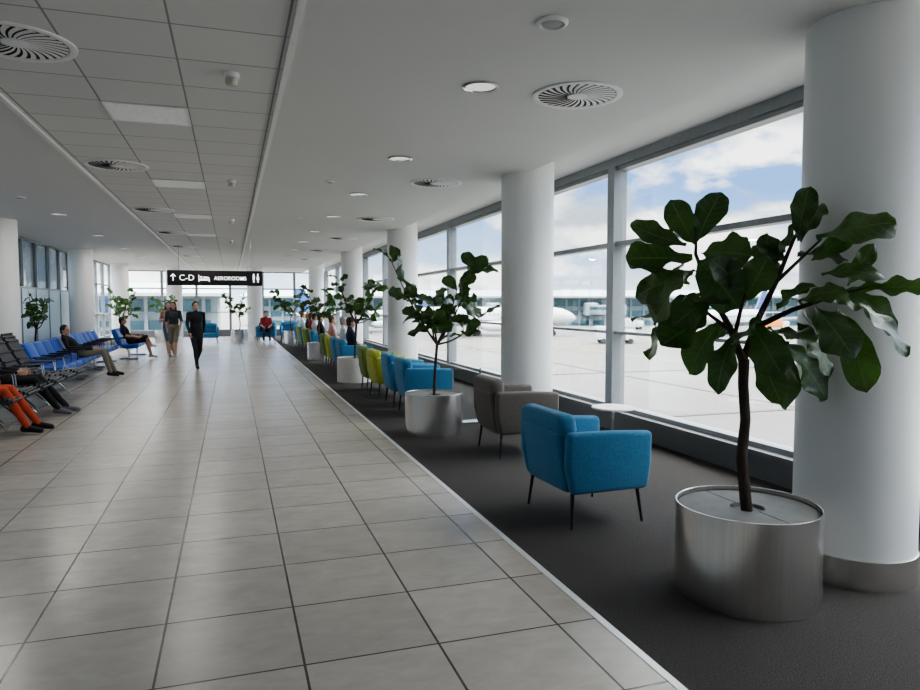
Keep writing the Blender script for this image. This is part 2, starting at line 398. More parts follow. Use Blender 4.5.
text_mesh("C-D", .20, "gate_lettering", M_signtext, S, (-.85, -.004, .122), .0)
m = MB()
m.bb(-.40, -.382, -.008, -.001, .09, .26); m.bb(-.382, -.14, -.008, -.001, .12, .165); m.bb(-.158, -.14, -.008, -.001, .09, .12)
m.add([(-.29, -.008, .177), (-.14, -.008, .177), (-.16, -.008, .205), (-.28, -.008, .222)], [(0, 1, 2, 3)]); m.ell((-.338, -.004, .202), (.027, .004, .027))
m.obj("bed_symbol", M_signtext, parent=S, smooth=False)
text_mesh("AEROROOMS", .127, "rooms_lettering", M_signtext, S, (-.04, -.004, .138), .001)
m = MB()
for cx, skirt in ((.91, 0), (1.01, 1)):
    m.ell((cx, -.004, .285), (.02, .004, .02))
    if skirt: m.add([(cx-.016, -.008, .26), (cx+.016, -.008, .26), (cx+.036, -.008, .16), (cx-.036, -.008, .16)], [(0, 1, 2, 3)])
    else: m.bb(cx-.025, cx+.025, -.008, -.001, .165, .26)
    m.bb(cx-.018, cx-.004, -.008, -.001, .085, .165); m.bb(cx+.004, cx+.018, -.008, -.001, .085, .165)
m.obj("toilet_symbols", M_signtext, parent=S, smooth=False)
tag(S, "black hanging wayfinding sign with white gate and rooms lettering", "sign")

# ---------------------------------------------------------------- planters and trees
def add_leaf(mb, uvs, P0, P1, N, Wd, droop=.12, rnd=random):
    P0, P1 = Vector(P0), Vector(P1); D = P1-P0; Ln = D.length; d = D.normalized()
    N = (Vector(N) - d*Vector(N).dot(d))
    if N.length < .05: N = UP - d*d.z
    N.normalize(); S = d.cross(N)
    nt, ns = 14, 8; ph = rnd.random()*6; vs = []
    fold = rnd.uniform(-.1, .55); amp = rnd.uniform(.012, .024)*Ln/.3; tw = rnd.uniform(-.5, .5); fr = rnd.uniform(12, 19); side = rnd.uniform(-.12, .12); curl = rnd.uniform(-.05, .15)
    for i in range(nt+1):
        t = i/nt
        w = Wd*.5*(max(0.0, math.sin(pi*min(1, max(0, (t-.06)/.94))**1.2))**.55)*(.72+.36*t) + .004
        w *= 1 - .12*math.exp(-((t-.36)/.09)**2) + .04*math.sin(t*fr*1.3+ph)
        c = P0 + D*t + N*(Ln*droop*(t-t*t*2.0)) - UP*Ln*droop*t*t + S*Ln*side*t*t - N*Ln*curl*t**3
        St = S*math.cos(tw*t) + N*math.sin(tw*t)
        for j in range(ns+1):
            s = -1 + 2*j/ns
            vs.append(c + St*s*w + N*(fold*abs(s)**1.3*w*.6 + amp*math.sin(t*fr+ph+s*2)*abs(s)**1.5))
    fs = []
    for i in range(nt):
        for j in range(ns):
            a = i*(ns+1)+j; fs.append((a, a+1, a+ns+2, a+ns+1))
            for (ii, jj) in ((i, j), (i, j+1), (i+1, j+1), (i+1, j)): uvs.append((jj/ns, ii/nt))
    mb.add(vs, fs)
def finish_foliage(mb, uvs, parent, m=None):
    me = mb.mesh("foliage", [m or M_leaf], ang=180, recalc=False)
    uv = me.uv_layers.new(name="UVMap"); uv.data.foreach_set("uv", [c for p in uvs for c in p])
    o = bpy.data.objects.new("foliage", me); COL.objects.link(o); o.parent = parent; return o
def planter(parent, r, h, m=None):
    m = m or M_steel
    p = MB(); p.lathe([(r-.02, 0), (r, .003), (r, h), (r-.003, h+.002), (r-.006, h+.002), (r-.008, h), (r-.008, h-.05), (r-.04, h-.07)], 96); p.obj("planter_pot", m, parent=parent)
    p = MB(); p.lathe([(r-.022, h-.05), (r-.011, h-.026), (r-.03, h-.022), (.09, h-.022), (.085, h-.04)], 64)
    p.bb(-.003, .003, -r+.03, -.09, h-.023, h-.021, 1); p.bb(-.003, .003, .09, r-.03, h-.023, h-.021, 1)
    p.obj("cover_plate", [M_soil, M_dark], parent=parent)
def branchpath(a, c, bend, n=6):
    a, c = Vector(a), Vector(c); return [a.lerp(c, i/n) + Vector(bend)*math.sin(pi*i/n) for i in range(n+1)]

T = empty("potted_fig_tree", (2.69, 3.07, 0)); planter(T, .38, .5)
phi = math.atan2(2.69, 3.07); E1 = Vector((math.cos(phi), -math.sin(phi), 0)); E2 = Vector((math.sin(phi), math.cos(phi), 0))
def P(u, v, q=0): return E1*((u-757)*.0051) + UP*(2.26-(v-190)*.0054) + E2*q
br = MB()
br.tube([(0, 0, .44), P(750, 470), P(753, 430), P(750, 395), P(750, 368)], [.032, .030, .028, .028, .03], 12)
for pts, r in (([P(749, 370), P(735, 335, -.05), P(715, 300, -.1), P(700, 262, -.1), P(700, 240, -.08)], (.024, .018, .014, .010, .006)),
               ([P(749, 370), P(762, 330, .05), P(780, 290, .1), P(795, 250, .1), P(806, 225, .1)], (.022, .018, .014, .01, .006)),
               ([P(780, 290, .1), P(800, 270, 0), P(820, 250, -.05)], (.012, .009, .005)),
               ([P(762, 335, .04), P(795, 318, -.05), P(830, 305, -.12), P(860, 297, -.15)], (.018, .013, .01, .005)),
               ([P(755, 358, 0), P(775, 350, .12), P(795, 352, .2)], (.014, .01, .006)),
               ([P(738, 340, -.05), P(715, 325, .12), P(695, 310, .2)], (.014, .01, .006)),
               ([P(740, 345, -.02), P(748, 310, -.2), P(755, 285, -.25)], (.013, .01, .006))):
    br.tube(pts, list(r), 8)
br.obj("trunk", M_bark, parent=T)
LV = [(700,250,722,194,.45,-.08),(698,252,668,202,.48,0),(690,252,630,236,.42,-.1),(695,264,622,262,.48,.05),(706,262,755,262,.75,-.2),(703,268,742,306,.72,-.28),
(700,278,655,320,.7,-.2),(695,280,632,298,.58,0),(698,300,626,334,.5,.1),(695,312,637,362,.52,.2),(715,320,668,356,.7,-.15),(725,330,688,380,.5,.1),
(742,342,720,386,.52,-.25),(748,310,772,268,.55,-.25),(745,300,722,266,.6,-.3),(770,290,768,236,.45,.15),(800,250,806,190,.36,.1),(802,248,828,206,.45,.2),
(815,250,882,232,.66,-.1),(800,262,852,266,.5,.15),(790,270,755,243,.5,.2),(820,285,870,274,.42,-.15),(850,297,908,296,.28,-.15),(845,300,892,326,.44,-.05),
(845,305,896,350,.38,-.2),(835,315,872,390,.34,-.1),(812,312,846,356,.6,-.25),(800,310,836,292,.5,-.2),(780,318,806,288,.55,-.25),(772,335,816,348,.6,-.28),
(790,352,842,404,.44,.2),(782,352,804,414,.44,.1),(765,355,780,402,.5,-.2),(740,318,706,304,.6,-.3),(720,305,684,328,.62,-.3),(812,270,848,242,.42,0),
(765,322,744,352,.5,-.3),(755,330,786,368,.58,-.3),(825,305,858,306,.5,.1),(758,296,785,262,.45,.3),
(735,335,704,356,.52,.3),(790,300,824,326,.58,.3),(690,262,662,288,.5,.2),(690,290,650,278,.5,.25),(800,330,836,372,.46,-.1),
(725,285,742,262,.5,.2),(845,295,864,262,.42,-.05),(780,262,800,234,.42,.2),(700,300,668,334,.6,.3),(770,345,800,376,.52,.25)]
fm = MB(); uvs = []; rr = random.Random(5)
for u0, v0, u1, v1, w, q in LV:
    a, c = P(u0, v0, q*.8), P(u1, v1, q*1.25); Ln = (c-a).length
    if Ln < .23: c = a + (c-a)*(.23/Ln); Ln = .23
    N = -E2*rr.uniform(.1, 1) + UP*rr.uniform(.2, 1.1) + E1*rr.uniform(-.6, .6)
    add_leaf(fm, uvs, a, c, N, Ln*w*1.14, rr.uniform(-.04, .12), rr)
finish_foliage(fm, uvs, T)
tag(T, "fiddle-leaf fig tree in a round brushed steel planter beside a column", "potted tree", "fiddle-leaf fig trees in planters")

def tree(x, y, seed, H=2.25, Rr=.6, r=.36, h=.5, nleaf=50, lean=(0, 0), pm=None, lab=None, base=1.1, leafL=.26, lm=None, tr=.022):
    T = empty("potted_fig_tree", (x, y, 0)); planter(T, r, h, pm)
    rr = random.Random(seed); br = MB(); fm = MB(); uvs = []
    fz = base - .05; f = Vector((lean[0]*.3, lean[1]*.3, fz))
    br.tube(branchpath((0, 0, h-.06), f, (rr.uniform(-.04, .04), rr.uniform(-.04, .04), 0)), tr, 8)
    ends = []
    nb = 7
    for i in range(nb):
        a = 2*pi*i/nb + rr.uniform(-.4, .4); rad = Rr*rr.uniform(.45, .85); z = base + (H-base)*(.22 + .68*((i*0.618) % 1))
        e = Vector((lean[0]+rad*math.cos(a), lean[1]+rad*math.sin(a), z)); path = branchpath(f, e, (0, 0, -.08))
        br.tube(path, [.016, .014, .012, .010, .008, .006, .004], 7); ends.append(path)
    per = nleaf//nb
    for path in ends:
        for k in range(per):
            t = rr.uniform(.5, 1.0)*6; i = min(5, int(t)); p = path[i].lerp(path[i+1], t-i)
            a = rr.uniform(0, 2*pi); el = rr.uniform(-.3, 1.1)
            d = Vector((math.cos(a)*math.cos(el), math.sin(a)*math.cos(el), math.sin(el))); Ln = leafL*rr.uniform(.8, 1.2)
            N = UP*rr.uniform(.2, 1) + Vector((rr.uniform(-1, 1), rr.uniform(-1, 1), 0))
            add_leaf(fm, uvs, p, p+d*Ln, N, Ln*.6, rr.uniform(0, .15), rr)
    br.obj("trunk", M_bark, parent=T); finish_foliage(fm, uvs, T, lm or M_leaf2)
    tag(T, lab or "fiddle-leaf fig tree in a round brushed steel planter on carpet", "potted tree", "fiddle-leaf fig trees in planters")
tree(2.37, 8.2, 11, H=2.42, Rr=.88, nleaf=56, lean=(.14, 0), base=1.15, leafL=.30, lm=M_leaf, tr=.018)
tree(2.4, 14.2, 12, H=2.4, Rr=.72, nleaf=49, lean=(.15, 0), pm=M_pale, lab="fiddle-leaf fig tree in a pale round planter on carpet", leafL=.28, base=1.25)
tree(2.4, 20.1, 13, H=2.3, Rr=.75, nleaf=49, leafL=.28, base=1.3)
tree(2.3, 28.8, 14, H=2.3, Rr=.9, nleaf=49, leafL=.3, base=1.2)
tree(.3, 30.8, 15, H=2.3, Rr=.7, nleaf=42, lab="fiddle-leaf fig tree in a steel planter near the end windows", leafL=.28)
tree(-2.7, 31.2, 16, H=2.3, Rr=.7, nleaf=42, lab="fiddle-leaf fig tree in a steel planter near the end windows", leafL=.28)
tree(-3.8, 27.5, 17, H=2.4, Rr=.75, nleaf=56, lab="fiddle-leaf fig tree in a steel planter by the side windows", leafL=.28)
tree(-4.15, 17.6, 18, H=2.1, Rr=.36, nleaf=42, r=.28, lab="fiddle-leaf fig tree behind blue seats by the frosted wall", leafL=.22)

# ---------------------------------------------------------------- armchairs (front = -Y)
def armchair(color, loc, rz, label):
    F = FAB[color]; e = empty("armchair", loc, rz)
    w, dp = .77, .70
    for s in (-1, 1):
        m = MB(); x = s*(w/2-.05)
        prof = [(-dp/2+.02, .25), (-dp/2-.0, .45), (-dp/2+.0, .675), (-.02, .695), (dp/2-.06, .70), (dp/2-.0, .70), (dp/2-.0, .45), (dp/2-.05, .25)]
        n = len(prof); vs = []
        for xx in (x-.045, x+.045):
            for yy, zz in prof: vs.append((xx + s*(zz-.25)*.05, yy, zz))
        fs = [tuple(range(n)), tuple(range(n, 2*n))[::-1]] + [(i, (i+1) % n, n+(i+1) % n, n+i) for i in range(n)]
        m.add(vs, fs); m.obj("armrest", F, parent=e, bevel=.035, seg=4)
    m = MB(); R = Matrix.Rotation(math.radians(-9), 3, 'X')
    m.box((0, dp/2-.055, .48), (w-.17, .12, .46), 0, R=R)
    m.obj("backrest", F, parent=e, bevel=.04, seg=4)
    m = MB(); m.box((0, dp/2-.04, .735), (w-.10, .15, .17), 0, R=R); m.obj("back_cushion", F, parent=e, bevel=.06, seg=5)
    m = MB(); m.bb(-w/2+.09, w/2-.09, -dp/2+.01, dp/2-.1, .245, .34); m.obj("seat_base", F, parent=e, bevel=.02)
    m = MB(); m.bb(-w/2+.1, w/2-.1, -dp/2, dp/2-.13, .335, .44); m.obj("seat_cushion", F, parent=e, bevel=.04, seg=4)
    for sx in (-1, 1):
        for sy in (-1, 1):
            m = MB(); m.tube([(sx*.31, sy*.27, .26), (sx*.345, sy*.295, 0)], [.016, .009], 8); m.obj("leg", M_black, parent=e)
    tag(e, label, "armchair", "upholstered lounge armchairs"); return e
tmpl = {}
def chair(color, x, y, rz=pi/2, label=None):
    names = dict(blue="light blue fabric tub armchair on thin black legs", taupe="taupe gray fabric tub armchair on thin black legs", lime="lime green fabric tub armchair on thin black legs", green="dark green fabric tub armchair on thin black legs")
    lab = label or names[color]
    if color in tmpl:
        o = copy_tree(tmpl[color], (x, y, 0), rz); o["label"] = lab; return o
    tmpl[color] = armchair(color, (x, y, 0), rz, lab); return tmpl[color]
chair('blue', 2.54, 4.67, pi/2+.04, "light blue fabric tub armchair facing the window")
chair('taupe', 2.91, 6.90, pi/2-.02)
for c, x, y in (('blue', 2.66, 9.75), ('blue', 2.66, 10.72), ('lime', 2.62, 11.75), ('green', 2.62, 12.7), ('blue', 2.6, 15.4), ('blue', 2.6, 16.4), ('lime', 2.6, 17.4), ('green', 2.6, 18.4),
                ('blue', 2.6, 20.93), ('green', 2.6, 22.4), ('lime', 2.6, 23.4), ('blue', 2.6, 24.4), ('lime', 2.6, 25.4), ('blue', 2.6, 26.4)):
    chair(c, x, y, pi/2+random.uniform(-.05, .05))
for c, x in (('blue', 1.35), ('blue', 2.35), ('blue', -.9)): chair(c, x, 29.6 if x < 2 else 30.6, random.uniform(-.2, .2))

e = empty("side_table", (3.8, 6.35, 0))
m = MB(); m.lathe([(.22, .50), (.225, .505), (.225, .515), (.22, .52)], 48); m.obj("table_top", M_white, parent=e)
m = MB(); m.tube([(0, 0, .5), (0, 0, .02)], .014, 12); m.obj("pole", M_chrome, parent=e)
m = MB(); m.lathe([(.14, 0), (.14, .01), (.02, .022), (.001, .022)], 32); m.obj("base", M_chrome, parent=e)
tag(e, "small round white side table with metal base", "table")
e = empty("acrylic_screen", (2.98, 8.75, 0))
m = MB(); m.bb(-.2, .2, -.006, .006, .02, .72); m.obj("clear_panel", M_acr, parent=e, smooth=False)
m = MB(); m.bb(-.22, .22, -.1, .1, 0, .02); m.bb(-.21, -.195, -.012, .012, .02, .74); m.bb(.195, .21, -.012, .012, .02, .74); m.obj("stand_frame", M_chrome, parent=e, smooth=False)
tag(e, "clear acrylic panel on a metal stand beside the planter", "screen")

# ---------------------------------------------------------------- beam seating (front=-Y)
def bench(loc, rz):
    e = empty("beam_bench", loc, rz)
    m = MB(); m.bb(-1.2, 1.2, -.03, .03, .26, .32); m.obj("beam", M_chrome, parent=e, bevel=.006)
    for x in (-.9, .9):
        m = MB(); m.tube([(x, 0, .27), (x, 0, .05)], .025, 10); m.box((x, 0, .02), (.05, .5, .04)); m.obj("leg", M_chrome, parent=e, bevel=.005)
    for i in range(4):
        x = -.9+.6*i
        m = MB(); m.extrude([(-.25, .33), (-.28, .38), (-.26, .455), (-.1, .45), (.1, .44), (.2, .45), (.22, .42), (.1, .33), (-.1, .32)], x-.292, x+.292); m.obj("seat", M_blueseat, parent=e, bevel=.025)
        m = MB(); m.extrude([(.15, .45), (.25, .40), (.35, .62), (.42, .84), (.39, .89), (.32, .88), (.21, .63)], x-.292, x+.292); m.obj("backrest", M_blueseat, parent=e, bevel=.025)
        m = MB(); m.bb(x-.02, x+.02, .0, .27, .32, .35); m.tube([(x, .22, .34), (x, .36, .62)], .014, 8); m.obj("bracket", M_chrome, parent=e)
    for i in range(5):
        x = -1.2+.6*i
        m = MB(); m.tube([(x, .03, .34), (x, -.16, .38), (x, -.19, .60), (x, .2, .63)], .010, 8); m.box((x, .0, .635), (.035, .38, .025)); m.obj("armrest", M_black, parent=e)
    return tag(e, "row of chunky blue airport seats on a metal beam", "bench seating", "blue beam seats")
B0 = bench((-3.2, 15.3, 0), pi/2)
for x, y in ((-3.25, 17.75), (-3.3, 20.2), (-2.85, 22.9)): copy_tree(B0, (x, y, 0))

def recliner(loc, rz):
    e = empty("lounge_recliner", loc, rz)
    top = [(.58, 1.08), (.50, .98), (.36, .70), (.24, .50), (.08, .42), (-.10, .41), (-.30, .45), (-.44, .46), (-.52, .42)]
    m = MB()
    for i in range(len(top)-1):
        a, c = top[i], top[i+1]; d = (a[0]+.03, a[1]-.045); f = (c[0]+.02, c[1]-.045)
        m.extrude([a, c, f, d], -.30, .30)
    m.obj("seat_shell", M_grayseat, parent=e)
    m = MB()
    for k in range(16):
        t = k/15*(len(top)-1.001); i = int(t); y = top[i][0]+(top[i+1][0]-top[i][0])*(t-i); z = top[i][1]+(top[i+1][1]-top[i][1])*(t-i)
        m.tube([(-.29, y-.003, z+.008), (.29, y-.003, z+.008)], .016, 8)
    m.obj("cushion_ribs", M_black, parent=e)
    for s in (-1, 1):
        m = MB(); m.tube([(s*.32, .28, .36), (s*.32, .25, .62), (s*.32, -.2, .62), (s*.32, -.22, .38)], .013, 8); m.box((s*.32, .02, .632), (.05, .42, .025)); m.obj("armrest", M_chrome, parent=e)
        m = MB(); m.tube([(s*.28, .36, .62), (s*.30, .05, .35), (s*.30, -.3, .0)], .014, 8); m.tube([(s*.30, .05, .35), (s*.30, .38, 0)], .014, 8); m.obj("leg", M_chrome, parent=e)
    return tag(e, "dark gray reclining lounge seat with ribbed surface", "lounge seat", "gray reclining lounge seats")
R0 = recliner((-3.04, 9.75, 0), pi/2)
for i in range(1, 6): copy_tree(R0, (-3.06, 9.75+.76*i, 0))

# ---------------------------------------------------------------- people (front=-Y)
SKIN = mat("skin", (0.50, 0.30, 0.22), 0.55, var=.05)
EYE = mat("eye_dark", (0.03, 0.02, 0.02), 0.3); LIP = mat("lips", (0.35, 0.12, 0.10), .5)
cl = {}
def cloth(name, c):
    if name not in cl: cl[name] = mat(name + "_cloth", c, .85, var=.12, scale=14)
    return cl[name]
BLK = cloth("black", (.012, .012, .014)); NAVY = cloth("navy", (.02, .03, .06)); WHT = cloth("white", (.65, .65, .65)); KHA = cloth("khaki", (.20, .185, .135))
REDC = cloth("red_orange", (.50, .075, .03)); DRED = cloth("dark_red", (.30, .03, .03)); GRY = cloth("gray", (.15, .15, .16)); PNK = cloth("pink", (.55, .30, .30)); DEN = cloth("denim", (.06, .10, .18)); BEI = cloth("dusty_rose", (.36, .22, .19)); LGR = cloth("light_gray", (.38, .37, .36)); CHA = cloth("charcoal", (.05, .05, .055))
HB = {k: mat(k + "_hair", c, .6, var=.3, scale=40) for k, c in dict(dark=(.02, .014, .01), brown=(.09, .045, .025), blond=(.35, .22, .1), gray=(.3, .29, .28)).items()}

def V(*a): return Vector(a)
def person(J, loc, rz, top, pants, shoes, hair="dark", long=False, short_sleeve=False, shorts=False, hyaw=0, label="", extra=None, vox=.010, g=1.0):
    m = MB(); bones = []
    def cap(a, c, r1, r2, mi): m.capsule(a, c, r1, r2); bones.append((a, c, r1, r2, mi))
    pel, che, nek, hd = J['pel'], J['che'], J['nek'], J['hd']
    shc = (J['shL']+J['shR'])/2; side = (J['shL']-J['shR']).normalized(); spine = (shc-pel).normalized(); fr = spine.cross(side).normalized()
    if fr.y > 0 and abs(fr.y) > .3: fr = -fr
    Rm = Matrix((side, -fr, spine)).transposed()
    def el(c, r, mi):
        m.ell(c, r, R=Rm, n=20); bones.append((c-side*(r[0]-r[1])*.8, c+side*(r[0]-r[1])*.8, r[1], r[1], mi))
    el(pel, (.165*g, .115*g, .12), 2); mid = pel.lerp(che, .5); el(mid, (.142*g, .105*g, .15), 1); el(che, (.165*g, .115*g, .17), 1)
    cap(J['shR'], J['shL'], .058, .058, 1); cap(shc, nek, .075, .055, 1); cap(nek-V(0, 0, .01), hd-V(0, -.015, .06), .050, .052, 0)
    Rh = Matrix.Rotation(hyaw, 3, 'Z')
    def H(x, y, z): return hd + Rh @ V(x, y, z)
    m.ell(H(0, .008, .02), (.075, .092, .095), R=Rh); m.ell(H(0, -.022, -.045), (.055, .062, .065), R=Rh)
    bones.append((H(0, 0, .02), H(0, -.02, -.05), .08, .065, 0))
    m.capsule(H(0, -.088, .005), H(0, -.103, -.025), .008, .014); m.ell(H(0, -.082, -.058), (.022, .012, .012), R=Rh)
    for s in (-1, 1): m.ell(H(s*.076, .01, -.005), (.010, .018, .030), R=Rh); m.ell(H(s*.03, -.075, .03), (.022, .012, .008), R=Rh)
    for q in ('L', 'R'):
        sh, elb, wr, hip, kn, an, to = (J[k+q] for k in ('sh', 'el', 'wr', 'hip', 'kn', 'an', 'toe'))
        cap(sh, elb, .055, .042, 1); cap(elb, wr, .040, .028, 0 if short_sleeve else 1)
        cap(hip, kn, .088*g, .058, 2); kc = kn.lerp(an, .3)
        if shorts: cap(hip.lerp(kn, .62), kn, .066, .056, 0)
        cap(kn, kc, .057, .058, 0 if shorts else 2); cap(kc, an, .058, .040, 0 if shorts else 2)
        fd = (to-an); fd.z = 0; fd = fd.normalized() if fd.length > .01 else V(0, -1, 0)
        cap(an - fd*.03, to, .042, .036, 3); cap(an-fd*.05+V(0, 0, -.02), to, .036, .034, 3)
        d = (wr-elb).normalized()
        tin = -side if q == 'L' else side
        nrm = tin - d*tin.dot(d); nrm = nrm.normalized() if nrm.length > .1 else UP
        wid = d.cross(nrm).normalized()
        if wid.dot(fr) < 0: wid = -wid
        pe = wr + d*.085
        for k in (-1, 0, 1): cap(wr+d*.015+wid*k*.012, pe+wid*k*.022, .017, .014, 0)
        for k, ln in zip((-1.5, -.5, .5, 1.5), (.028, .036, .04, .035)):
            p0 = pe + wid*k*.021; p1 = p0 + (d + wid*k*.08).normalized()*ln; p2 = p1 + (d*.75+nrm*.65).normalized()*ln*.8
            cap(p0, p1, .0095, .0085, 0); cap(p1, p2, .0085, .0075, 0)
        t0 = wr + d*.03 + wid*.025; t1 = t0 + (d*.6+wid*.7+nrm*.2).normalized()*.04; t2 = t1 + (d*.9+wid*.25+nrm*.3).normalized()*.03
        cap(t0, t1, .013, .011, 0); cap(t1, t2, .011, .009, 0)
    if extra:
        for a, c, r1, r2, mi in extra: cap(a, c, r1, r2, mi)
    me = bpy.data.meshes.new("tmp"); me.from_pydata(m.v, [], m.f)
    bm = bmesh.new(); bm.from_mesh(me); bmesh.ops.recalc_face_normals(bm, faces=bm.faces); bm.to_mesh(me); bm.free()
    o = bpy.data.objects.new("person", me); COL.objects.link(o)
    r = o.modifiers.new("r", 'REMESH'); r.mode = 'VOXEL'; r.voxel_size = vox; r.use_smooth_shade = True
    s = o.modifiers.new("s", 'SMOOTH'); s.factor = .5; s.iterations = 3
    dg = bpy.context.evaluated_depsgraph_get(); me2 = bpy.data.meshes.new_from_object(o.evaluated_get(dg)); o.modifiers.clear(); o.data = me2
    me2.materials.clear()
    for mm in (SKIN, top, pants, shoes, EYE, LIP): me2.materials.append(mm)
    nf = len(me2.polygons); cen = np.empty(nf*3); me2.polygons.foreach_get("center", cen); cen = cen.reshape(-1, 3)
    best = np.full(nf, 1e9); idx = np.zeros(nf, int)
    for a, c, r1, r2, mi in bones:
        a_, c_ = np.array(a), np.array(c); ab = c_-a_; L2 = max(ab@ab, 1e-9); t = np.clip((cen-a_)@ab/L2, 0, 1)
        dd = np.linalg.norm(cen-(a_+t[:, None]*ab), axis=1) - (r1+(r2-r1)*t)
        k = dd < best; best[k] = dd[k]; idx[k] = mi
    for s in (-1, 1): idx[np.linalg.norm(cen-np.array(H(s*.031, -.08, .012)), axis=1) < .013] = 4
    idx[np.linalg.norm((cen-np.array(H(0, -.088, -.058)))*np.array([.55, 1, 2.2]), axis=1) < .014] = 5
    me2.polygons.foreach_set("material_index", idx); me2.polygons.foreach_set("use_smooth", [True]*nf)
    o.location = loc; o.rotation_euler = (0, 0, rz)
    hm = MB(); hm.ell(H(0, .026, .034), (.086, .092, .098), R=Rh, n=24)
    hm.ell(H(0, .05, -.02), (.074, .06, .075), R=Rh, n=20)
    if long:
        hm.capsule(H(0, .065, -.03), H(0, .085, -.2), .065, .04, 16)
        for s in (-1, 1): hm.capsule(H(s*.068, .02, 0), H(s*.075, .04, -.16), .025, .018, 10)
    hm.obj("hair", HB[hair], parent=o)
    return tag(o, label, "person")

def stand(stride=.22, arm=.12, bent=False, sw=1):
    J = dict(pel=V(0, 0, .93), che=V(0, -.02, 1.24), nek=V(0, -.02, 1.43), hd=V(0, -.04, 1.54))
    for q, s, w in (('L', 1, sw), ('R', -1, -sw)):
        J['sh'+q] = V(s*.165, -.01-.03*w, 1.355); J['el'+q] = V(s*.225, .02+arm*w*.6, 1.09); J['wr'+q] = V(s*.20, -.08+arm*w*1.1, .88)
        if bent and q == 'R': J['elR'] = V(-.22, .04, 1.10); J['wrR'] = V(-.14, -.18, 1.14)
        J['hip'+q] = V(s*.085, 0, .88)
        if w > 0: J['kn'+q] = V(s*.075, -stride*.15-.02, .48); J['an'+q] = V(s*.06, stride*1.0, .16); J['toe'+q] = V(s*.06, stride*1.0-.12, .045)
        else: J['kn'+q] = V(s*.075, -stride*.75, .49); J['an'+q] = V(s*.06, -stride, .08); J['toe'+q] = V(s*.07, -stride-.15, .05)
    return J
def sit(lean=.08, ext=.0, cross=False, seat=.43, dy=0.0, drop=0.0, kz=0.0):
    hz = seat+.10; k = 1-drop
    J = dict(pel=V(0, dy, hz+.02), che=V(0, dy+lean*.75, hz+.33*k), nek=V(0, dy+lean*1.1, hz+.53*k), hd=V(0, dy+lean*1.1-.03, hz+.53*k+.115))
    for q, s in (('L', 1), ('R', -1)):
        J['sh'+q] = V(s*.17, dy+lean, hz+.45*k); J['el'+q] = V(s*.22, dy+lean-.08, hz+.20*k); J['wr'+q] = V(s*.12, dy-.20, hz+.12)
        J['hip'+q] = V(s*.09, dy, hz); J['kn'+q] = V(s*.12, dy-.42, hz+.02-ext*.1+kz); J['an'+q] = V(s*.12, dy-.42-ext-.06*(s > 0), .09); J['toe'+q] = V(s*.13, dy-.56-ext-.06*(s > 0), .045)
    if cross:
        J['knR'] = V(-.02, dy-.42, hz+.13); J['anR'] = V(.22, dy-.52, hz-.12); J['toeR'] = V(.27, dy-.64, hz-.16)
    return J
person(stand(.32, .18), (-.85, 18.4, 0), .25, BLK, BLK, BLK, "dark", label="person in black suit walking along the tiled hall", extra=[(V(0, -.01, .98), V(0, 0, .84), .16, .16, 1)])
person(stand(.24, .1, True), (-1.82, 22.6, 0), .3, BEI, DEN, BEI, "brown", long=True, short_sleeve=True, shorts=True, label="person in dusty rose top and denim shorts walking with companion")
person(stand(.26, .12, False, -1), (-1.62, 21.9, 0), -.1, CHA, KHA, LGR, "dark", long=True, short_sleeve=True, shorts=True, label="person in charcoal top and khaki shorts walking")
person(sit(.32, .14, seat=.41, dy=-.12, drop=.24, kz=.05), (-3.22, 16.85, 0), pi/2, BLK, KHA, BLK, "dark", label="person in black top and khaki trousers slouched on blue seat", hyaw=-.5)
person(sit(.20, .05, True, seat=.42, dy=-.05, drop=.1), (-2.85, 22.0, 0), pi/2, BLK, BLK, WHT, "dark", short_sleeve=True, shorts=True, label="person in black with legs crossed on blue seat")
person(sit(.30, .24, seat=.42, dy=.02, drop=.14, kz=.03), (-3.04, 9.75, 0), pi/2, REDC, REDC, BLK, "brown", label="person in red-orange clothes with dark shoes on lounge seat")
person(sit(.32, .30, seat=.42, dy=.04, drop=.16, kz=.02), (-3.06, 11.27, 0), pi/2, BLK, BLK, GRY, "dark", label="person in black clothes with legs outstretched on lounge seat")
for y, t, hcol, lab in ((15.4, NAVY, 'dark', "person in navy top seated in blue armchair"), (16.4, WHT, 'gray', "person in white shirt seated in blue armchair"), (18.4, PNK, 'brown', "person in pink top seated in green armchair"), (20.93, BLK, 'dark', "person in black top seated in blue armchair"),
                   (22.4, WHT, 'dark', "person in white shirt seated in green armchair"), (23.4, DRED, 'brown', "person in red shirt seated in lime armchair"), (24.4, NAVY, 'blond', "person in navy top seated in blue armchair"), (26.4, WHT, 'brown', "person in white top seated in blue armchair")):
    person(sit(.06, .0, seat=.44, dy=.03), (2.6, y, 0), pi/2, t, DEN, WHT, hcol, short_sleeve=True, label=lab, vox=.013)
person(sit(.06, .0, seat=.44, dy=.03), (1.35, 29.6, 0), 0, DRED, NAVY, WHT, "brown", short_sleeve=True, label="person in red shirt seated in blue armchair", vox=.013)

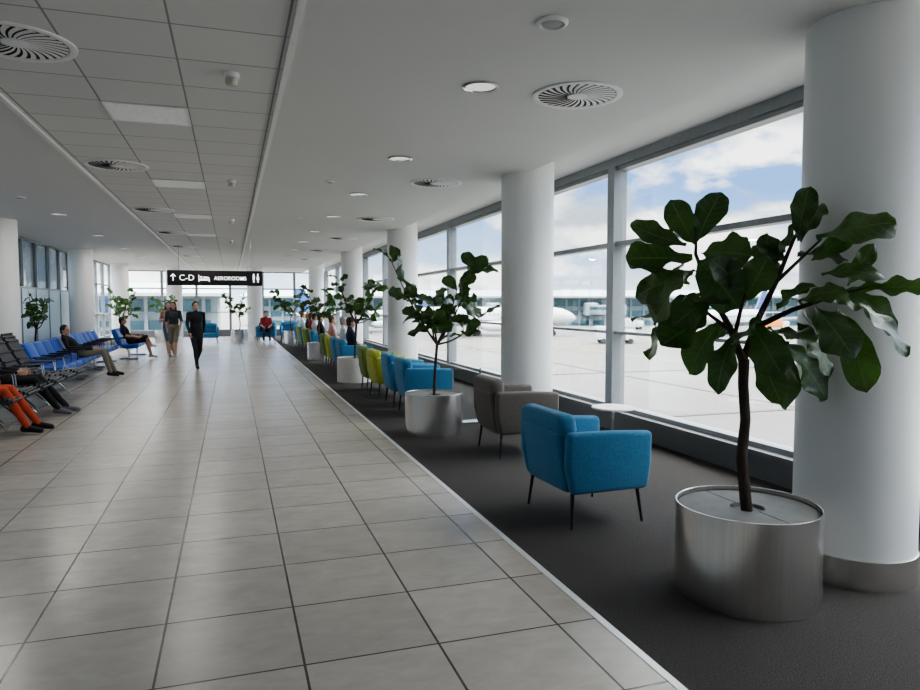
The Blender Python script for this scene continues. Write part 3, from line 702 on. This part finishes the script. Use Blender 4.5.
# ---------------------------------------------------------------- outside
ZA = -5.0
b = MB(); b.bb(-1500, 1500, -800, 2500, ZA-.5, ZA); o = b.obj("apron_ground", M_apron); o["kind"] = "structure"; tag(o, "gray concrete airport apron outside the windows", "ground")
F3 = Vector((.314, .949, 0)); R3 = Vector((.949, -.314, 0))
def W(r, d, z=0): return R3*r + F3*d + V(0, 0, z)
for i, (x0, x1, y0, y1, mm) in enumerate(((22, 22.5, -40, 140, M_apyel), (34, 34.3, -40, 160, M_apline), (48, 48.6, -40, 190, M_apyel), (14, 120, 34, 34.4, M_apline), (14, 120, 58, 58.4, M_apline), (24, 120, 96, 96.6, M_apyel))):
    b = MB(); b.bb(x0, x1, y0, y1, ZA+.001, ZA+.03+.002*i); o = b.obj("trim_%d" % (i+5), mm); struct(o, "painted guide line on the apron", "ground marking")
def terminal(c, rz, L, H, D, lab):
    e = empty("terminal_building", c, rz)
    m = MB(); m.bb(-L/2, L/2, 0, D, 0, H*.92); m.obj("building_body", M_bwhite, parent=e, smooth=False)
    m = MB(); m.bb(-L/2+1, L/2-1, -.3, 0, H*.62, H*.84); m.bb(-L/2+1, L/2-1, -.3, 0, H*.30, H*.48); m.bb(-L/2+1, L/2-1, -.2, 0, H*.02, H*.16)
    m.obj("glass_bands", M_bglass, parent=e, smooth=False)
    m = MB(); k = int(L/4)
    for i in range(k): x = -L/2+2+i*4; m.bb(x-.25, x+.25, -.8, -.3, 0, H*.9)
    m.obj("facade_fins", M_bwhite, parent=e, smooth=False)
    m = MB(); n = 24; pr = [(-6, H*.9)] + [(-6+(D+12)*i/n, H*.95+H*.22*math.sin(pi*i/n)) for i in range(n+1)] + [(D+6, H*.9)]
    m.extrude(pr, -L/2-2, L/2+2); m.obj("roof", M_bwhite, parent=e)
    tag(e, lab, "building")
terminal(W(30, 215, ZA), -math.radians(18.3), 190, 9.5, 25, "long low terminal building with blue glass bands and curved roof")
terminal(V(-72, 112, ZA), 0, 140, 8.6, 25, "distant terminal pier with blue glass bands and curved roof")
def jetbridge(loc, rz):
    e = empty("jet_bridge", loc, rz)
    m = MB(); m.box((0, -9, 4.9), (3, 18, 2.8)); m.obj("tunnel", M_bwhite, parent=e, bevel=.1)
    m = MB(); m.bb(-1.55, 1.55, -16, -2, 4.9, 5.7); m.obj("side_glazing", M_bglass, parent=e, smooth=False)
    m = MB(); m.lathe([(2.3, 3.2), (2.3, 6.6), (1.8, 7)], 24); m.tube([(0, 0, 0), (0, 0, 3.2)], .6, 16); m.obj("rotunda", M_bwhite, parent=e)
    m = MB(); m.box((0, -14, .6), (3.4, 1.4, 1.2)); m.tube([(-1, -14, 1), (-1, -14, 3.6)], .25, 10); m.tube([(1, -14, 1), (1, -14, 3.6)], .25, 10); m.obj("drive_column", M_tire, parent=e)
    tag(e, "gray passenger boarding bridge beside the terminal", "boarding bridge", "boarding bridges")
    return e
for r in (-22, 10, 40, 70): jetbridge(W(r, 211, ZA), -math.radians(18.3)+.3)
def aircraft(loc, rz, fin, lab, sc=1.0):
    e = empty("airliner", loc, rz); e.scale = (sc, sc, sc)
    zc = 4.0
    ys_ = [-19, -18.6, -17.8, -16.2, -14, -8, 8, 12, 15.5, 18, 19]; rs = [.15, .7, 1.2, 1.75, 1.98, 2.0, 2.0, 1.75, 1.15, .55, .2]; dz = [-.4, -.35, -.25, -.1, 0, 0, 0, .2, .55, .85, 1.0]
    m = MB(); m.tube([(0, y, zc+z) for y, z in zip(ys_, dz)], rs, 24); m.obj("fuselage", M_aircraft, parent=e, ang=60)
    m = MB()
    for s in (-1, 1):
        for i in range(26): m.box((s*1.93, -12.5+i*.92, zc+.45), (.2, .3, .4))
    m.box((0, -17.6, zc+.45), (1.4, .8, .4)); m.obj("cabin_windows", M_navy, parent=e, smooth=False)
    for s in (-1, 1):
        m = MB(); m.add([(s*1.5, -4, zc-1), (s*17, 6, zc+.4), (s*17, 7.6, zc+.4), (s*1.5, 3.5, zc-1), (s*1.5, -4, zc-.4), (s*17, 6, zc+.6), (s*17, 7.6, zc+.6), (s*1.5, 3.5, zc-.5)],
                        [(0, 1, 2, 3), (4, 5, 6, 7), (0, 1, 5, 4), (1, 2, 6, 5), (2, 3, 7, 6), (3, 0, 4, 7)]); m.obj("wing", M_aircraft, parent=e, smooth=False)
        m = MB(); m.tube([(s*5.8, -4.6, zc-1.9), (s*5.8, -4.2, zc-1.9), (s*5.8, -1.5, zc-1.9), (s*5.8, .2, zc-1.8)], [.85, 1.05, 1.0, .5], 20); m.obj("engine", M_aircraft, parent=e)
        m = MB(); m.add([(s*.5, 14.5, zc+1), (s*6.2, 18, zc+1.3), (s*6.2, 19.2, zc+1.3), (s*.5, 18.2, zc+1), (s*.5, 14.5, zc+1.3), (s*6.2, 18, zc+1.4), (s*6.2, 19.2, zc+1.4), (s*.5, 18.2, zc+1.3)],
                        [(0, 1, 2, 3), (4, 5, 6, 7), (0, 1, 5, 4), (1, 2, 6, 5), (2, 3, 7, 6), (3, 0, 4, 7)]); m.obj("stabilizer", M_aircraft, parent=e, smooth=False)
    m = MB(); m.extrude([(11.5, zc+1.6), (17.3, zc+7.6), (19.6, zc+7.6), (18.6, zc+1.2)], -.2, .2); m.obj("tail_fin", fin, parent=e, smooth=False)
    for x, y in ((0, -14.5), (-2.6, 1.5), (2.6, 1.5)):
        m = MB(); m.tube([(x, y, zc-1.5), (x, y, .5)], .15, 8); m.tube([(x-.35, y, .55), (x+.35, y, .55)], .55, 16); m.obj("landing_gear", M_tire, parent=e)
    tag(e, lab, "airplane", "parked airliners")
aircraft(W(5, 145, ZA), math.radians(62), M_navy, "white airliner with navy tail parked on the apron")
aircraft(W(60, 150, ZA), math.radians(-62), M_navy, "white airliner with navy tail parked on the apron", .9)
aircraft(W(-24, 165, ZA), math.radians(110), M_navy, "white airliner with navy tail parked on the apron", .85)
def truck(loc, rz, m1, lab):
    e = empty("service_truck", loc, rz)
    m = MB(); m.bb(-1.1, 1.1, -1.2, 3.6, .7, 2.9); m.obj("cargo_box", m1, parent=e, bevel=.08)
    m = MB(); m.box((0, -2.2, 1.45), (2.1, 1.8, 1.7), taper=.88); m.obj("cab", M_aircraft, parent=e, bevel=.12)
    m = MB(); m.bb(-.85, .85, -3.07, -2.98, 1.4, 2.1); m.obj("windscreen", M_navy, parent=e)
    for x in (-1, 1):
        for y in (-2.2, 2.4):
            m = MB(); m.tube([(x-.15, y, .45), (x+.15, y, .45)], .45, 16); m.obj("wheel", M_tire, parent=e)
    tag(e, lab, "truck", "apron service trucks")
for r, d, rz, mm, lb in ((26, 115, 1.3, M_aircraft, "white service truck on the apron"), (80, 175, 1.2, M_orange, "orange service truck on the apron"), (44, 178, 1.4, M_aircraft, "white service truck on the apron"),
                     (-12, 190, .6, M_aircraft, "white service truck on the apron")):
    truck(W(r, d, ZA), rz, mm, lb)

# ---------------------------------------------------------------- world
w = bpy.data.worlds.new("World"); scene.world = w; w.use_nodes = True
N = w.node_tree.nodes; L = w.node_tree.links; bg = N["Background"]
tc = N.new("ShaderNodeTexCoord"); sp = N.new("ShaderNodeSeparateXYZ"); L.new(tc.outputs["Generated"], sp.inputs[0])
gr = N.new("ShaderNodeValToRGB"); E = gr.color_ramp.elements
E[0].position = 0.0; E[0].color = (.72, .78, .84, 1)
E[1].position = .55; E[1].color = (.80, .80, .78, 1)
for p_, c_ in ((.05, (.46, .60, .80, 1)), (.15, (.17, .34, .68, 1)), (.36, (.14, .31, .68, 1))):
    q_ = E.new(p_); q_.color = c_
L.new(sp.outputs[2], gr.inputs[0])
mp = N.new("ShaderNodeMapping"); mp.inputs["Scale"].default_value = (1, 1, 2.4); mp.inputs["Location"].default_value = (.75, .35, .1); L.new(tc.outputs["Generated"], mp.inputs[0])
nz = N.new("ShaderNodeTexNoise"); nz.inputs["Scale"].default_value = 4.0; nz.inputs["Detail"].default_value = 12; nz.inputs["Roughness"].default_value = .56; L.new(mp.outputs[0], nz.inputs["Vector"])
cr = N.new("ShaderNodeValToRGB"); cr.color_ramp.elements[0].position = .455; cr.color_ramp.elements[1].position = .525; L.new(nz.outputs["Fac"], cr.inputs[0])
n2 = N.new("ShaderNodeTexNoise"); n2.inputs["Scale"].default_value = 7; n2.inputs["Detail"].default_value = 8; L.new(mp.outputs[0], n2.inputs["Vector"])
c2 = N.new("ShaderNodeValToRGB"); c2.color_ramp.elements[0].position = .38; c2.color_ramp.elements[0].color = (.42, .47, .54, 1); c2.color_ramp.elements[1].position = .58; c2.color_ramp.elements[1].color = (1.2, 1.18, 1.15, 1); L.new(n2.outputs[0], c2.inputs[0])
mx = N.new("ShaderNodeMixRGB"); L.new(cr.outputs[0], mx.inputs[0]); L.new(gr.outputs[0], mx.inputs[1]); L.new(c2.outputs[0], mx.inputs[2])
L.new(mx.outputs[0], bg.inputs[0])
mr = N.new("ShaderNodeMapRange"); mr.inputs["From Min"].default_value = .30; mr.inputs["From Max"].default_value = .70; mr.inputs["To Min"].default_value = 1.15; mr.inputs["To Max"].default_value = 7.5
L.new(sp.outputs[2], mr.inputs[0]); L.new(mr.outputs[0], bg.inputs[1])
sl = bpy.data.lights.new("sun", 'SUN'); sl.energy = 3.0; sl.color = (1, .95, .88); sl.angle = .02; so = bpy.data.objects.new("sun", sl); COL.objects.link(so); so.rotation_euler = (math.radians(38), 0, 0)
for loc, rot, sx, sy in (((XR+.3, 15, 1.8), (0, math.radians(90), 0), 3.2, 42),):
    pl = bpy.data.lights.new("portal", 'AREA'); pl.shape = 'RECTANGLE'; pl.size = sx; pl.size_y = sy; pl.cycles.is_portal = True
    po = bpy.data.objects.new("portal", pl); COL.objects.link(po); po.location = loc; po.rotation_euler = rot
scene.view_settings.view_transform = 'AgX'
try: scene.view_settings.look = 'AgX - Medium High Contrast'
except Exception as ex: print(ex)
scene.view_settings.exposure = 1.4

# ---------------------------------------------------------------- camera
cam = bpy.data.cameras.new("camera"); co = bpy.data.objects.new("camera", cam); COL.objects.link(co)
co.location = (0, 0, 1.6); co.rotation_euler = (math.radians(90-3.4), 0, math.radians(-18.3)); cam.lens = 27.0; cam.sensor_width = 36; cam.clip_end = 5000
scene.camera = co
